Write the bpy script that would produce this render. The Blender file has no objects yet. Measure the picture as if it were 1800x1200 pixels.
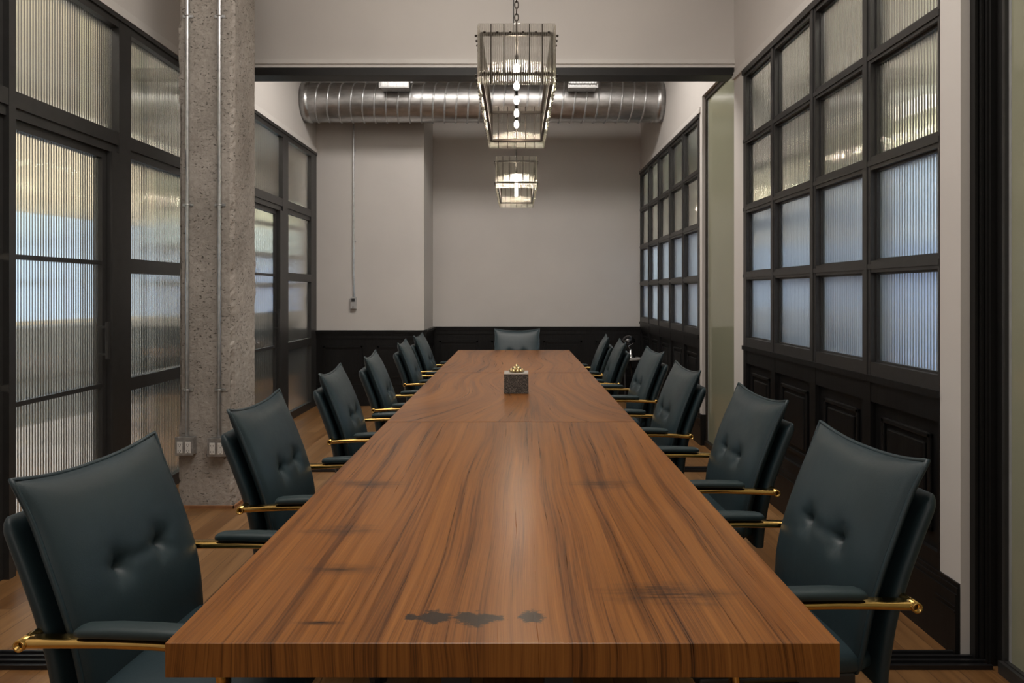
import bpy, bmesh, math, random
from mathutils import Vector, Matrix
random.seed(4)
SC = bpy.context.scene
COL = SC.collection
PI = math.pi

# ------------------------------------------------------------------ camera
cam = bpy.data.cameras.new('camera'); co = bpy.data.objects.new('camera', cam); COL.objects.link(co)
cam.sensor_width = 36.0; cam.lens = 24.0; cam.sensor_fit = 'HORIZONTAL'
cam.shift_x = -7/1800; cam.shift_y = -86/1800
cam.clip_start = 0.02; cam.clip_end = 200
EYE = 1.373
co.location = (0, 0, EYE); co.rotation_euler = (PI/2, 0, 0)
SC.camera = co
vs = SC.view_settings
SC.display_settings.display_device = 'sRGB'
vs.view_transform = 'Standard'; vs.look = 'None'; vs.gamma = 1.0; vs.use_curve_mapping = False
vs.exposure = 0.0
SC.cycles.use_denoising = True
SC.cycles.caustics_reflective = False
SC.cycles.caustics_refractive = False
SC.cycles.sample_clamp_indirect = 4.0
SC.cycles.max_bounces = 14
SC.cycles.transmission_bounces = 12
SC.cycles.transparent_max_bounces = 24

# ------------------------------------------------------------------ world, ceiling lights and added fills
w = bpy.data.worlds.new('world'); SC.world = w; w.use_nodes = True
w.node_tree.nodes['Background'].inputs[0].default_value = (0.55, 0.68, 0.9, 1)
w.node_tree.nodes['Background'].inputs[1].default_value = 0.5

XL_, XR_ = -2.43, 1.677
def area(name, loc, rot, sx, sy, power, color):
    l = bpy.data.lights.new(name, 'AREA'); l.shape = 'RECTANGLE'; l.size = sx; l.size_y = sy
    l.energy = power; l.color = color
    o = bpy.data.objects.new(name, l); COL.objects.link(o); o.location = loc; o.rotation_euler = rot
    return o
WARM = (1.0, 0.83, 0.66); NEUT = (1.0, 0.93, 0.86); COOL = (0.72, 0.84, 1.0)
area('ceiling_light_front', (-0.5, 1.9, 4.1), (0, 0, 0), 2.8, 2.4, 70, NEUT)
area('fill_up_front', (-0.5, 2.9, 3.3), (PI, 0, 0), 2.2, 1.6, 42, NEUT)  # added upward fill with no fixture, brightens ceiling and upper walls
area('fill_down_middle', (-0.1, 3.3, 4.0), (0, 0, 0), 1.2, 1.4, 26, NEUT)  # overhead fill added to brighten the column's right face
area('ceiling_light_far', (-0.3, 6.2, 4.1), (0, 0, 0), 2.8, 0.9, 88, NEUT)
area('fill_behind', (0.0, -1.8, 2.2), (PI/2, 0, 0), 3.4, 2.2, 22, NEUT)  # added fill behind the camera; the wall there has no window
area('left_office_fill', (XL_-0.24, 8.4, 3.11), (0, PI/2, 0), 0.12, 11.0, 500, (1.0, 0.88, 0.74))  # hidden strip added behind the wall to brighten the left office
area('right_office_fill', (XR_+0.24, 8.4, 3.11), (0, -PI/2, 0), 0.12, 11.0, 1300, (0.95, 1.0, 0.88))  # unseen strip facing away, added to brighten the right office
area('left_office_end_fill', (-4.3, 10.8, 3.1), (-PI/2, 0, 0), 3.0, 0.12, 620, NEUT)  # extra fill turned away from view, lifts the left office's far end
area('right_office_end_fill', (3.5, 10.6, 3.1), (-PI/2, 0, 0), 2.6, 0.12, 1100, (0.95, 1.0, 0.86))  # added out-of-view fill for the far end of the right office

# ------------------------------------------------------------------ node helpers
class NT:
    def __init__(s, name):
        s.m = bpy.data.materials.new(name); s.m.use_nodes = True
        s.t = s.m.node_tree; s.b = s.t.nodes['Principled BSDF']; s.out = s.t.nodes['Material Output']
    def n(s, typ, **kw):
        nd = s.t.nodes.new('ShaderNode' + typ)
        for k, v in kw.items():
            if hasattr(nd, k) and k not in nd.inputs: setattr(nd, k, v)
            else: s.put(nd.inputs[k], v)
        return nd
    def put(s, inp, v):
        if isinstance(v, bpy.types.NodeSocket): s.t.links.new(v, inp)
        else: inp.default_value = v
    def math(s, op, a, b=0.0, clamp=False):
        nd = s.t.nodes.new('ShaderNodeMath'); nd.operation = op; nd.use_clamp = clamp
        s.put(nd.inputs[0], a); s.put(nd.inputs[1], b); return nd.outputs[0]
    def coord(s): return s.t.nodes.new('ShaderNodeTexCoord').outputs['Object']
    def mapping(s, v, loc=(0,0,0), rot=(0,0,0), sc=(1,1,1)):
        nd = s.t.nodes.new('ShaderNodeMapping'); s.put(nd.inputs['Vector'], v)
        nd.inputs['Location'].default_value = loc; nd.inputs['Rotation'].default_value = rot; nd.inputs['Scale'].default_value = sc
        return nd.outputs[0]
    def noise(s, v, scale, detail=4, rough=0.55, dist=0.0):
        nd = s.n('TexNoise', Scale=scale, Detail=detail, Roughness=rough, Distortion=dist); s.put(nd.inputs['Vector'], v)
        return nd.outputs[0]
    def ramp(s, f, stops):
        nd = s.t.nodes.new('ShaderNodeValToRGB'); s.put(nd.inputs[0], f)
        el = nd.color_ramp.elements
        while len(el) < len(stops): el.new(0.5)
        for e, (p, c) in zip(el, stops):
            e.position = p; e.color = (*c, 1) if len(c) == 3 else c
        return nd.outputs[0]
    def mix(s, f, a, b, mode='MIX'):
        nd = s.t.nodes.new('ShaderNodeMix'); nd.data_type = 'RGBA'; nd.blend_type = mode
        s.put(nd.inputs[0], f)
        for i, x in ((6, a), (7, b)):
            s.put(nd.inputs[i], (*x, 1) if isinstance(x, tuple) and len(x) == 3 else x)
        return nd.outputs[2]
    def bump(s, h, strength=0.2, dist=0.01):
        nd = s.n('Bump', Strength=strength, Distance=dist); s.put(nd.inputs['Height'], h)
        s.t.links.new(nd.outputs[0], s.b.inputs['Normal'])
    def base(s, c): s.put(s.b.inputs['Base Color'], (*c, 1) if isinstance(c, tuple) and len(c) == 3 else c)
    def rough(s, r): s.put(s.b.inputs['Roughness'], r)

def plain(name, c, rough=0.5, metal=0.0, var=0.08, scale=8.0, bump=0.0, bscale=60.0, spec=None, coat=0.0):
    k = NT(name); v = k.coord()
    f = k.noise(v, scale, 3)
    lo = tuple(x*(1-var) for x in c); hi = tuple(min(1, x*(1+var)) for x in c)
    k.base(k.ramp(f, [(0.3, lo), (0.7, hi)]))
    k.rough(rough); k.b.inputs['Metallic'].default_value = metal
    if spec is not None: k.b.inputs['Specular IOR Level'].default_value = spec
    if coat: k.b.inputs['Coat Weight'].default_value = coat; k.b.inputs['Coat Roughness'].default_value = 0.15
    if bump: k.bump(k.noise(v, bscale, 3), bump, 0.004)
    return k.m

def emit(name, c, strength):
    k = NT(name); e = k.n('Emission'); e.inputs[0].default_value = (*c, 1); e.inputs[1].default_value = strength
    k.t.links.new(e.outputs[0], k.out.inputs[0]); return k.m

M = {}
M['wall'] = plain('white_wall_paint', (0.60, 0.575, 0.55), 0.6, var=0.03, scale=1.5, bump=0.04, bscale=180)
M['trim'] = plain('white_trim_paint', (0.64, 0.62, 0.595), 0.45, var=0.02)
M['ceil'] = plain('ceiling_paint', (0.55, 0.53, 0.5), 0.7, var=0.03)
M['steel'] = plain('black_steel', (0.028, 0.0275, 0.027), 0.38, var=0.12, scale=20, spec=0.5)
M['darksteel'] = plain('black_beam_paint', (0.009, 0.0088, 0.0085), 0.45, var=0.12, scale=20, spec=0.35)
M['track'] = plain('dark_metal_track', (0.03, 0.03, 0.032), 0.3, metal=0.6, var=0.1)
M['bronze'] = plain('dark_bronze', (0.045, 0.036, 0.029), 0.4, metal=0.6, var=0.15, scale=25)
M['brass'] = plain('polished_brass', (0.78, 0.50, 0.16), 0.14, metal=1.0, var=0.06, scale=20)
M['palebrass'] = plain('pale_brass', (0.60, 0.46, 0.25), 0.2, metal=1.0, var=0.06, scale=20)
M['brass_dark'] = plain('brass_bore_shade', (0.10, 0.06, 0.02), 0.4, metal=1.0)  # darkened brass: shade inside the open tube put into the colour
M['chrome'] = plain('chrome', (0.75, 0.75, 0.76), 0.15, metal=1.0, var=0.03)
M['conduit'] = plain('galvanised_conduit', (0.52, 0.53, 0.54), 0.3, metal=0.9, var=0.12, scale=30)
M['boxsteel'] = plain('galvanised_box', (0.42, 0.42, 0.42), 0.35, metal=0.8, var=0.2, scale=40)
M['plastic'] = plain('white_plastic', (0.72, 0.71, 0.68), 0.4, var=0.02)
M['greyplastic'] = plain('grey_plastic', (0.42, 0.42, 0.42), 0.4, var=0.02)
M['slot'] = plain('dark_slot', (0.02, 0.02, 0.02), 0.6)
M['oldtrim'] = plain('oak_trim', (0.28, 0.13, 0.06), 0.45, var=0.2, scale=12)
M['rubber'] = plain('black_rubber', (0.012, 0.012, 0.012), 0.5)
M['socket'] = plain('black_bakelite', (0.002, 0.002, 0.002), 0.6, spec=0.1)
M['marble'] = plain('pale_stone_top', (0.5, 0.49, 0.47), 0.25, var=0.12, scale=14)
M['lampblack'] = plain('black_lamp_enamel', (0.008, 0.008, 0.009), 0.15, var=0.05)
M['olive'] = plain('olive_back_painted_glass', (0.26, 0.265, 0.19), 0.09, var=0.03, scale=0.8, spec=0.6)
M['edge'] = plain('pale_glass_edge', (0.33, 0.34, 0.34), 0.2)
M['bulb'] = emit('warm_bulb', (1.0, 0.85, 0.66), 140.0)
M['day'] = emit('daylit_window', (0.62, 0.78, 1.0), 1.7)
M['day2'] = emit('daylit_window_dim', (0.40, 0.60, 1.0), 1.1)
M['lampglow'] = emit('office_lamp_tube', (1.0, 0.93, 0.80), 9.0)
M['office_wall'] = plain('office_wall_paint', (0.44, 0.40, 0.32), 0.7, var=0.04)
M['office_ceiling'] = plain('office_ceiling_paint', (0.48, 0.44, 0.345), 0.7, var=0.04)
M['office_ceiling_r'] = plain('office_ceiling_paint_greenish', (0.42, 0.43, 0.345), 0.7, var=0.04)
M['office_blue'] = plain('office_blue_grey_paint', (0.17, 0.21, 0.28), 0.6, var=0.06)
M['office_dark'] = plain('office_dark_cabinet', (0.07, 0.085, 0.10), 0.5, var=0.1)
M['office_wood'] = plain('office_wood_cabinet', (0.30, 0.17, 0.09), 0.5, var=0.15)
M['office_carpet'] = plain('office_pale_floor', (0.50, 0.50, 0.56), 0.18, var=0.05)

def leather():
    k = NT('teal_leather'); v = k.coord()
    k.base(k.ramp(k.noise(v, 5, 3), [(0.3, (0.0175, 0.032, 0.0385)), (0.7, (0.0225, 0.0405, 0.049))]))
    k.rough(k.math('ADD', 0.36, k.math('MULTIPLY', k.noise(v, 30, 2), 0.10)))
    k.b.inputs['Specular IOR Level'].default_value = 0.42
    vo = k.n('TexVoronoi', Scale=420.0); k.put(vo.inputs['Vector'], v)
    h = k.math('ADD', k.math('MULTIPLY', vo.outputs['Distance'], 0.25), k.math('MULTIPLY', k.noise(v, 22, 3), 1.2))
    k.bump(h, 0.10, 0.006)
    return k.m
M['leather'] = leather()
M['leather_pad'] = plain('teal_arm_leather', (0.018, 0.034, 0.038), 0.45, var=0.1, scale=15, bump=0.05, bscale=200)

def blackwood():
    k = NT('black_stained_wood'); v = k.coord()
    g = k.noise(k.mapping(v, sc=(60, 60, 4)), 1.0, 5, 0.6, 0.6)
    k.base(k.ramp(g, [(0.35, (0.0035, 0.0035, 0.0038)), (0.75, (0.010, 0.0098, 0.010))]))
    k.rough(0.42); k.b.inputs['Specular IOR Level'].default_value = 0.3; k.bump(g, 0.12, 0.002)
    return k.m
M['blackwood'] = blackwood()

def walnut(name, seed, figured=False, end=False, knots=(), blots=()):
    k = NT(name); v = k.coord()
    off = (seed*3.7, seed*1.9, seed*0.7)
    # slow warp bends the grain; figured boards bend far more
    wn = k.n('TexNoise', Scale=1.0, Detail=(0.6 if figured else 2.0), Roughness=0.4)
    k.put(wn.inputs['Vector'], k.mapping(v, loc=off, sc=(1.6, 0.9 if figured else 0.5, 1.6)))
    sub = k.n('VectorMath', operation='SUBTRACT'); k.put(sub.inputs[0], wn.outputs['Color']); sub.inputs[1].default_value = (0.5, 0.5, 0.5)
    scl = k.n('VectorMath', operation='MULTIPLY'); k.put(scl.inputs[0], sub.outputs[0])
    scl.inputs[1].default_value = (0.42 if figured else 0.20, 0.0, 0.2)
    add = k.n('VectorMath', operation='ADD'); k.put(add.inputs[0], v); k.put(add.inputs[1], scl.outputs[0])
    p = add.outputs[0]
    if figured == 'flare':      # grain that flares outwards towards the near joint
        sp = k.n('SeparateXYZ'); k.put(sp.inputs[0], p)
        ex = k.math('POWER', 2.718, k.math('MULTIPLY', k.math('ADD', sp.outputs[1], 1.0135), -2.3))
        xx = k.math('DIVIDE', sp.outputs[0], k.math('ADD', 0.8, k.math('MULTIPLY', ex, 1.5)))
        cb = k.n('CombineXYZ'); k.put(cb.inputs[0], xx); k.put(cb.inputs[1], sp.outputs[1]); k.put(cb.inputs[2], sp.outputs[2])
        p = cb.outputs[0]
    sx, sy = (17.0, 0.40) if not figured else (16.0, 0.55)
    if end:
        sy, sz = 0.5, 2.0
    else: sz = 1.0
    g1 = k.noise(k.mapping(p, loc=off, sc=(sx, sy, sz)), 1.0, 5, 0.62, 0.35)
    g2 = k.noise(k.mapping(p, loc=off, sc=(sx*7, sy*2.2, sz*2)), 1.0, 5, 0.65, 0.2)
    g3 = k.noise(k.mapping(p, loc=off, sc=(sx*32, sy*11, sz*5)), 1.0, 3, 0.6)
    f = k.math('ADD', k.math('MULTIPLY', g1, 0.42), k.math('ADD', k.math('MULTIPLY', g2, 0.38), k.math('MULTIPLY', g3, 0.24)))
    c = k.ramp(f, [(0.37, (0.034, 0.0115, 0.0036)), (0.44, (0.110, 0.038, 0.0078)), (0.51, (0.225, 0.082, 0.0165)),
                   (0.60, (0.300, 0.117, 0.025)), (0.72, (0.38, 0.16, 0.040))])
    def blob(cx, cy, rx, ry, noisy):
        d = k.n('VectorMath', operation='MULTIPLY')
        k.put(d.inputs[0], k.mapping(v, loc=(-cx, -cy, 0))); d.inputs[1].default_value = (1/rx, 1/ry, 0)
        L = k.n('VectorMath', operation='LENGTH'); k.put(L.inputs[0], d.outputs[0])
        if noisy < 2:      # feathery dark streaks across the grain
            n1 = k.noise(k.mapping(v, sc=(6, 22, 1)), 1.0, 3, 0.6)
            st = k.noise(k.mapping(v, loc=(cx*9, cy*5, 0), sc=(9, 75, 1)), 1.0, 5, 0.7, 0.8)
            m = k.math('SUBTRACT', 1.0, k.math('ADD', L.outputs['Value'], k.math('MULTIPLY', k.math('SUBTRACT', n1, 0.5), 1.6)), True)
            return k.math('MULTIPLY', m, k.ramp(st, [(0.36, (0.15, 0.15, 0.15)), (0.66, (1, 1, 1))]), True)
        nz = k.noise(k.mapping(v, sc=(34, 60, 1)), 1.0, 6, 0.75)
        return k.math('SUBTRACT', 1.0, k.math('ADD', L.outputs['Value'], k.math('MULTIPLY', k.math('SUBTRACT', nz, 0.5), 3.2)), True)
    if knots:
        tot = None
        for q in knots:
            b = blob(*q, 1); tot = b if tot is None else k.math('MAXIMUM', tot, b)
        c = k.mix(k.math('MULTIPLY', tot, 1.15, True), c, (0.018, 0.009, 0.006))
    if blots:
        tot = None
        for q in blots:
            b = blob(*q, 2); tot = b if tot is None else k.math('MAXIMUM', tot, b)
        c = k.mix(k.math('MULTIPLY', k.math('MULTIPLY', tot, 4.0, True), 0.9), c, (0.016, 0.017, 0.016))
    k.base(c)
    k.rough(k.math('ADD', 0.24, k.math('MULTIPLY', g2, 0.10)))
    k.b.inputs['Specular IOR Level'].default_value = 0.45
    k.bump(g2, 0.012, 0.002)
    return k.m

def oakfloor():
    k = NT('oak_floor'); v = k.coord()
    br = k.n('TexBrick', Scale=1.0); br.offset = 0.37; br.squash = 1.0
    k.put(br.inputs['Vector'], k.mapping(v, rot=(0, 0, PI/2)))
    br.inputs['Color1'].default_value = (0, 0, 0, 1); br.inputs['Color2'].default_value = (1, 1, 1, 1); br.inputs['Mortar'].default_value = (0.5, 0.5, 0.5, 1)
    br.inputs['Mortar Size'].default_value = 0.0016; br.inputs['Mortar Smooth'].default_value = 0.1
    br.inputs['Brick Width'].default_value = 1.25; br.inputs['Row Height'].default_value = 0.115; br.inputs['Bias'].default_value = 0.0
    cell = k.n('SeparateColor'); k.put(cell.inputs[0], br.outputs['Color'])
    comb = k.n('CombineXYZ'); k.put(comb.inputs[0], k.math('MULTIPLY', cell.outputs[0], 7.0)); k.put(comb.inputs[1], k.math('MULTIPLY', cell.outputs[0], 13.0))
    add = k.n('VectorMath', operation='ADD'); k.put(add.inputs[0], v); k.put(add.inputs[1], comb.outputs[0])
    g = k.noise(k.mapping(add.outputs[0], sc=(30, 1.6, 1)), 1.0, 5, 0.6, 0.5)
    base = k.ramp(cell.outputs[0], [(0.0, (0.18, 0.085, 0.029)), (0.5, (0.25, 0.128, 0.048)), (1.0, (0.33, 0.18, 0.075))])
    c = k.mix(0.75, base, k.ramp(g, [(0.3, (0.45, 0.40, 0.36)), (0.65, (1, 1, 1))]), 'MULTIPLY')
    c = k.mix(k.math('MULTIPLY', br.outputs['Fac'], 0.8), c, (0.05, 0.025, 0.012))
    k.base(c); k.rough(k.math('ADD', 0.28, k.math('MULTIPLY', g, 0.12)))
    k.bump(k.math('SUBTRACT', 1.0, br.outputs['Fac']), 0.15, 0.003)
    return k.m
M['floor'] = oakfloor()

def concrete():
    k = NT('raw_concrete'); v = k.coord()
    n1 = k.noise(v, 3.0, 6, 0.6); n2 = k.noise(v, 34, 4, 0.6); n3 = k.noise(k.mapping(v, sc=(1, 1, 1.6)), 52, 3, 0.62)
    c = k.ramp(k.math('ADD', k.math('MULTIPLY', n1, 0.6), k.math('MULTIPLY', n2, 0.4)),
               [(0.3, (0.235, 0.213, 0.187)), (0.5, (0.355, 0.326, 0.292)), (0.7, (0.47, 0.435, 0.395))])
    pits = k.ramp(n3, [(0.34, (1, 1, 1)), (0.40, (0, 0, 0))])
    pits = k.math('MULTIPLY', pits, k.ramp(k.noise(v, 9, 2), [(0.38, (0, 0, 0)), (0.52, (1, 1, 1))]))
    k.base(k.mix(k.math('MULTIPLY', pits, 0.8), c, (0.085, 0.074, 0.063)))
    k.rough(0.85)
    k.bump(k.math('SUBTRACT', k.math('MULTIPLY', n2, 0.6), pits), 0.7, 0.012)
    return k.m
M['concrete'] = concrete()

def galv():
    k = NT('galvanised_duct'); v = k.coord()
    f = k.noise(k.mapping(v, sc=(3, 8, 8)), 2.0, 4, 0.6)
    k.base(k.ramp(f, [(0.3, (0.36, 0.36, 0.36)), (0.7, (0.55, 0.55, 0.55))]))
    k.b.inputs['Metallic'].default_value = 1.0
    k.rough(k.math('ADD', 0.22, k.math('MULTIPLY', f, 0.22)))
    k.bump(k.noise(k.mapping(v, sc=(2, 4, 4)), 1.5, 1, 0.4), 0.05, 0.03)
    return k.m
M['galv'] = galv()

def stoneblock():
    k = NT('dark_carved_stone'); v = k.coord()
    n = k.noise(v, 110, 5, 0.75); wv = k.n('TexWave', Scale=45.0, Distortion=9.0, Detail=4.0); k.put(wv.inputs['Vector'], k.mapping(v, rot=(0.3, 0.9, 0.4)))
    f = k.math('ADD', k.math('MULTIPLY', n, 0.8), k.math('MULTIPLY', wv.outputs['Fac'], 0.2))
    k.base(k.ramp(f, [(0.38, (0.018, 0.016, 0.015)), (0.55, (0.065, 0.058, 0.052)), (0.72, (0.34, 0.30, 0.26))]))
    k.rough(0.55); k.bump(f, 0.8, 0.006)
    return k.m
M['stone'] = stoneblock()
M['stonetop'] = plain('pale_stone_lid', (0.42, 0.39, 0.35), 0.4, var=0.15, scale=40)

def reeded(name, tint, rough=0.06, trans=0.10):
    k = NT(name)
    g = k.n('BsdfGlass', Roughness=rough, IOR=1.45); g.inputs['Color'].default_value = (*tint, 1)
    t = k.n('BsdfTranslucent'); t.inputs[0].default_value = (*tint, 1)
    mx = k.n('MixShader'); mx.inputs[0].default_value = trans
    k.t.links.new(g.outputs[0], mx.inputs[1]); k.t.links.new(t.outputs[0], mx.inputs[2])
    k.t.links.new(mx.outputs[0], k.out.inputs[0]); k.t.nodes.remove(k.b)
    return k.m
M['reeded'] = reeded('reeded_glass', (0.95, 0.96, 0.93), 0.045, 0.12)
M['reeded_film'] = reeded('reeded_glass_with_film', (0.80, 0.87, 1.0), 0.07, 0.35)

def rodglass():
    k = NT('chandelier_rod_glass')
    g = k.n('BsdfGlass', Roughness=0.02, IOR=1.45); g.inputs['Color'].default_value = (0.985, 0.98, 0.965, 1)
    t = k.n('BsdfTransparent'); t.inputs[0].default_value = (0.945, 0.94, 0.925, 1)
    mx = k.n('MixShader'); mx.inputs[0].default_value = 0.80
    gl = k.n('BsdfGlossy', Roughness=0.05); gl.inputs['Color'].default_value = (1, 0.97, 0.92, 1)
    m2 = k.n('MixShader'); m2.inputs[0].default_value = 0.13
    k.t.links.new(g.outputs[0], mx.inputs[1]); k.t.links.new(t.outputs[0], mx.inputs[2])
    k.t.links.new(mx.outputs[0], m2.inputs[1]); k.t.links.new(gl.outputs[0], m2.inputs[2])
    k.t.links.new(m2.outputs[0], k.out.inputs[0]); k.t.nodes.remove(k.b)
    return k.m
M['rodglass'] = rodglass()

# ------------------------------------------------------------------ mesh helpers
class MB:
    def __init__(s): s.v = []; s.f = []; s.sm = []
    def add(s, vs, fs, smooth=False):
        o = len(s.v); s.v += [tuple(p) for p in vs]
        s.f += [tuple(i + o for i in f) for f in fs]; s.sm += [smooth]*len(fs); return s
    def box(s, x0, x1, y0, y1, z0, z1, bev=0.0):
        x0, x1 = min(x0, x1), max(x0, x1); y0, y1 = min(y0, y1), max(y0, y1); z0, z1 = min(z0, z1), max(z0, z1)
        if bev > 0:
            bm = bmesh.new(); bmesh.ops.create_cube(bm, size=1.0)
            for v in bm.verts: v.co = Vector(((x0+x1)/2 + v.co.x*(x1-x0), (y0+y1)/2 + v.co.y*(y1-y0), (z0+z1)/2 + v.co.z*(z1-z0)))
            bmesh.ops.bevel(bm, geom=bm.edges[:], offset=bev, segments=2, profile=0.6, affect='EDGES')
            bm.verts.index_update()
            s.add([v.co[:] for v in bm.verts], [[v.index for v in f.verts] for f in bm.faces]); bm.free(); return s
        return s.add([(x0,y0,z0),(x1,y0,z0),(x1,y1,z0),(x0,y1,z0),(x0,y0,z1),(x1,y0,z1),(x1,y1,z1),(x0,y1,z1)],
                     [(3,2,1,0),(4,5,6,7),(0,1,5,4),(1,2,6,5),(2,3,7,6),(3,0,4,7)])
    def rings(s, rings, closed=False, caps=True, smooth=True):
        n = len(rings[0]); vs = [p for r in rings for p in r]; fs = []
        R = len(rings)
        for i in range(R if closed else R-1):
            a, b = i*n, ((i+1) % R)*n
            for j in range(n):
                k = (j+1) % n; fs.append((a+j, a+k, b+k, b+j))
        s.add(vs, fs, smooth)
        if caps and not closed:
            s.add(rings[0], [tuple(range(n))[::-1]]); s.add(rings[-1], [tuple(range(n))])
        return s
    def tube(s, path, r, n=10, closed=False, caps=True):
        path = [Vector(p) for p in path]; N = len(path); rs = []
        rad = r if isinstance(r, (list, tuple)) else [r]*N
        up = None
        for i, p in enumerate(path):
            if closed: t = path[(i+1) % N] - path[i-1]
            else: t = path[min(i+1, N-1)] - path[max(i-1, 0)]
            t.normalize()
            if up is None:
                a = Vector((0, 0, 1)) if abs(t.z) < 0.9 else Vector((1, 0, 0))
                up = (a - t*a.dot(t)).normalized()
            else:
                up = (up - t*up.dot(t))
                up = up.normalized() if up.length > 1e-6 else t.orthogonal().normalized()
            b = t.cross(up)
            rs.append([p + (up*math.cos(2*PI*j/n) + b*math.sin(2*PI*j/n))*rad[i] for j in range(n)])
        return s.rings(rs, closed, caps)
    def lathe(s, prof, c, n=24, axis='z'):
        rs = []
        for r, h in prof:
            ring = []
            for j in range(n):
                a = 2*PI*j/n; x, y = r*math.cos(a), r*math.sin(a)
                q = (x, y, h) if axis == 'z' else ((h, x, y) if axis == 'x' else (y, h, x))
                ring.append((c[0]+q[0], c[1]+q[1], c[2]+q[2]))
            rs.append(ring)
        return s.rings(rs)
    def sweep(s, path, sec, y):
        """planar sweep in the xz plane; sec = list of (across y, out)"""
        N = len(path); rs = []
        for i, (x, z) in enumerate(path):
            a = path[max(i-1, 0)]; b = path[min(i+1, N-1)]
            tx, tz = b[0]-a[0], b[1]-a[1]; L = math.hypot(tx, tz); nx, nz = -tz/L, tx/L
            rs.append([(x + nx*o, y + q, z + nz*o) for q, o in sec])
        return s.rings(rs)
    def build(s, name, mat, parent=None, fix=True):
        me = bpy.data.meshes.new(name)
        off = Vector((0, 0, 0))
        if parent is not None:
            q = parent
            while q is not None: off += q.location; q = q.parent
        me.from_pydata([tuple(Vector(p) - off) for p in s.v], [], s.f)
        for p, f in zip(me.polygons, s.sm): p.use_smooth = f
        if fix:
            bm = bmesh.new(); bm.from_mesh(me); bmesh.ops.recalc_face_normals(bm, faces=bm.faces[:]); bm.to_mesh(me); bm.free()
        me.materials.append(mat)
        o = bpy.data.objects.new(name, me); COL.objects.link(o)
        if parent is not None: o.parent = parent
        return o

def thing(name, label, cat, loc=(0, 0, 0), group=None):
    o = bpy.data.objects.new(name, None); COL.objects.link(o); o.location = loc; o.empty_display_size = 0.1
    tag(o, label, cat, group); return o
def tag(o, label, cat, group=None):
    o['label'] = label; o['category'] = cat
    if group: o['group'] = group
    return o
def struct(o, label=None, cat='structure'):
    o['kind'] = 'structure'
    if label: o['label'] = label; o['category'] = cat
    return o
def sroot(name, label, cat, loc):
    o = bpy.data.objects.new(name, None); COL.objects.link(o); o.location = loc; o.empty_display_size = 0.1
    return struct(o, label, cat)
def kids(o): return [c for c in COL.objects if c.parent == o]
def copy_tree(o, parent=None, memo={}):
    c = o.copy(); COL.objects.link(c)
    if parent is not None: c.parent = parent
    for ch in CH.get(o.name, []): copy_tree(ch, c)
    return c
CH = {}
def note(root):
    CH[root.name] = list(root.children)
    for c in root.children: note(c)

def lerp(tab, t):
    for (a, va), (b, vb) in zip(tab, tab[1:]):
        if t <= b: return va + (vb-va)*max(0, (t-a)/(b-a))
    return tab[-1][1]
def spline(tab, t):
    """smooth (Catmull-Rom) table lookup"""
    n = len(tab)
    for i in range(n-1):
        if t <= tab[i+1][0] or i == n-2:
            u = (t-tab[i][0])/(tab[i+1][0]-tab[i][0]); u = min(max(u, 0), 1)
            p0 = tab[max(i-1, 0)][1]; p1 = tab[i][1]; p2 = tab[i+1][1]; p3 = tab[min(i+2, n-1)][1]
            return 0.5*(2*p1 + (p2-p0)*u + (2*p0-5*p1+4*p2-p3)*u*u + (3*p1-p0-3*p2+p3)*u**3)

# ------------------------------------------------------------------ the setting
XL, XR = -2.43, 1.677        # left and right room faces
YH = 5.25                    # header between the two halves of the room
YT = 2.54                    # floor track of the near partition
ZC = 4.2
struct(MB().box(-6.2, 6.0, -2.2, 14.2, -0.12, 0.0).build('floor', M['floor']), 'oak plank floor running down the room', 'floor')
struct(MB().box(XL-0.1, XR+0.5, -2.2, 9.4, ZC, ZC+0.1).build('ceiling', M['ceil']), 'plain white ceiling high above the table', 'ceiling')
struct(MB().box(-3.0, 2.4, -2.2, -2.05, 0, ZC).build('wall_front', M['wall']), 'white wall behind the camera', 'wall')

# left wall above the storefront
b = MB().box(XL-0.1, XL, 2.5, 8.3, 3.06, ZC).box(XL-0.1, XL, -2.2, 2.5, 0, ZC)
wl = struct(b.build('wall_left', M['wall']), 'white wall above the black steel glass partition', 'wall')
struct(MB().box(XL, XL+0.018, 2.6, 8.3, 3.065, 3.10).box(XL, XL+0.010, 2.6, 8.3, 3.10, 3.125).build('trim_1', M['trim']), 'slim white moulding above the left steel partition', 'trim')

# right wall
b = MB()
b.box(XR-0.003, XR+0.11, 2.57, 2.695, 0, ZC).box(XR, XR+0.11, 2.695, 5.02, 3.0, ZC).box(XR, XR+0.11, 5.02, YH, 0, ZC)
b.box(XR+0.057, XR+0.2, YH, 6.15, 0, ZC).box(XR, XR+0.057, YH, 6.15, 3.14, ZC)
b.box(XR, XR+0.11, 6.15, 6.23, 0, ZC).box(XR, XR+0.11, 6.23, 9.2, 3.0, ZC)
b.box(XR+0.14, XR+0.3, -2.2, 2.50, 0, ZC)
struct(b.build('wall_right', M['wall']), 'white wall around the black gridded windows', 'wall')
struct(MB().box(XR-0.016, XR, 2.66, YH, 3.005, 3.035).box(XR-0.009, XR, 2.66, YH, 3.035, 3.06).build('trim_2', M['trim']), 'slim white moulding above the near gridded window', 'trim')
struct(MB().box(XR-0.016, XR, 6.2, 9.2, 3.005, 3.035).box(XR-0.009, XR, 6.2, 9.2, 3.035, 3.06).build('trim_3', M['trim']), 'slim white moulding above the far gridded window', 'trim')

# back wall with its boxed-out left half
struct(MB().box(-1.12, XR+0.3, 9.2, 9.32, 0, ZC).box(XL-0.1, -1.12, 8.3, 9.32, 0, ZC).build('wall_back', M['wall']), 'white end wall stepping forward on its left half', 'wall')

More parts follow.
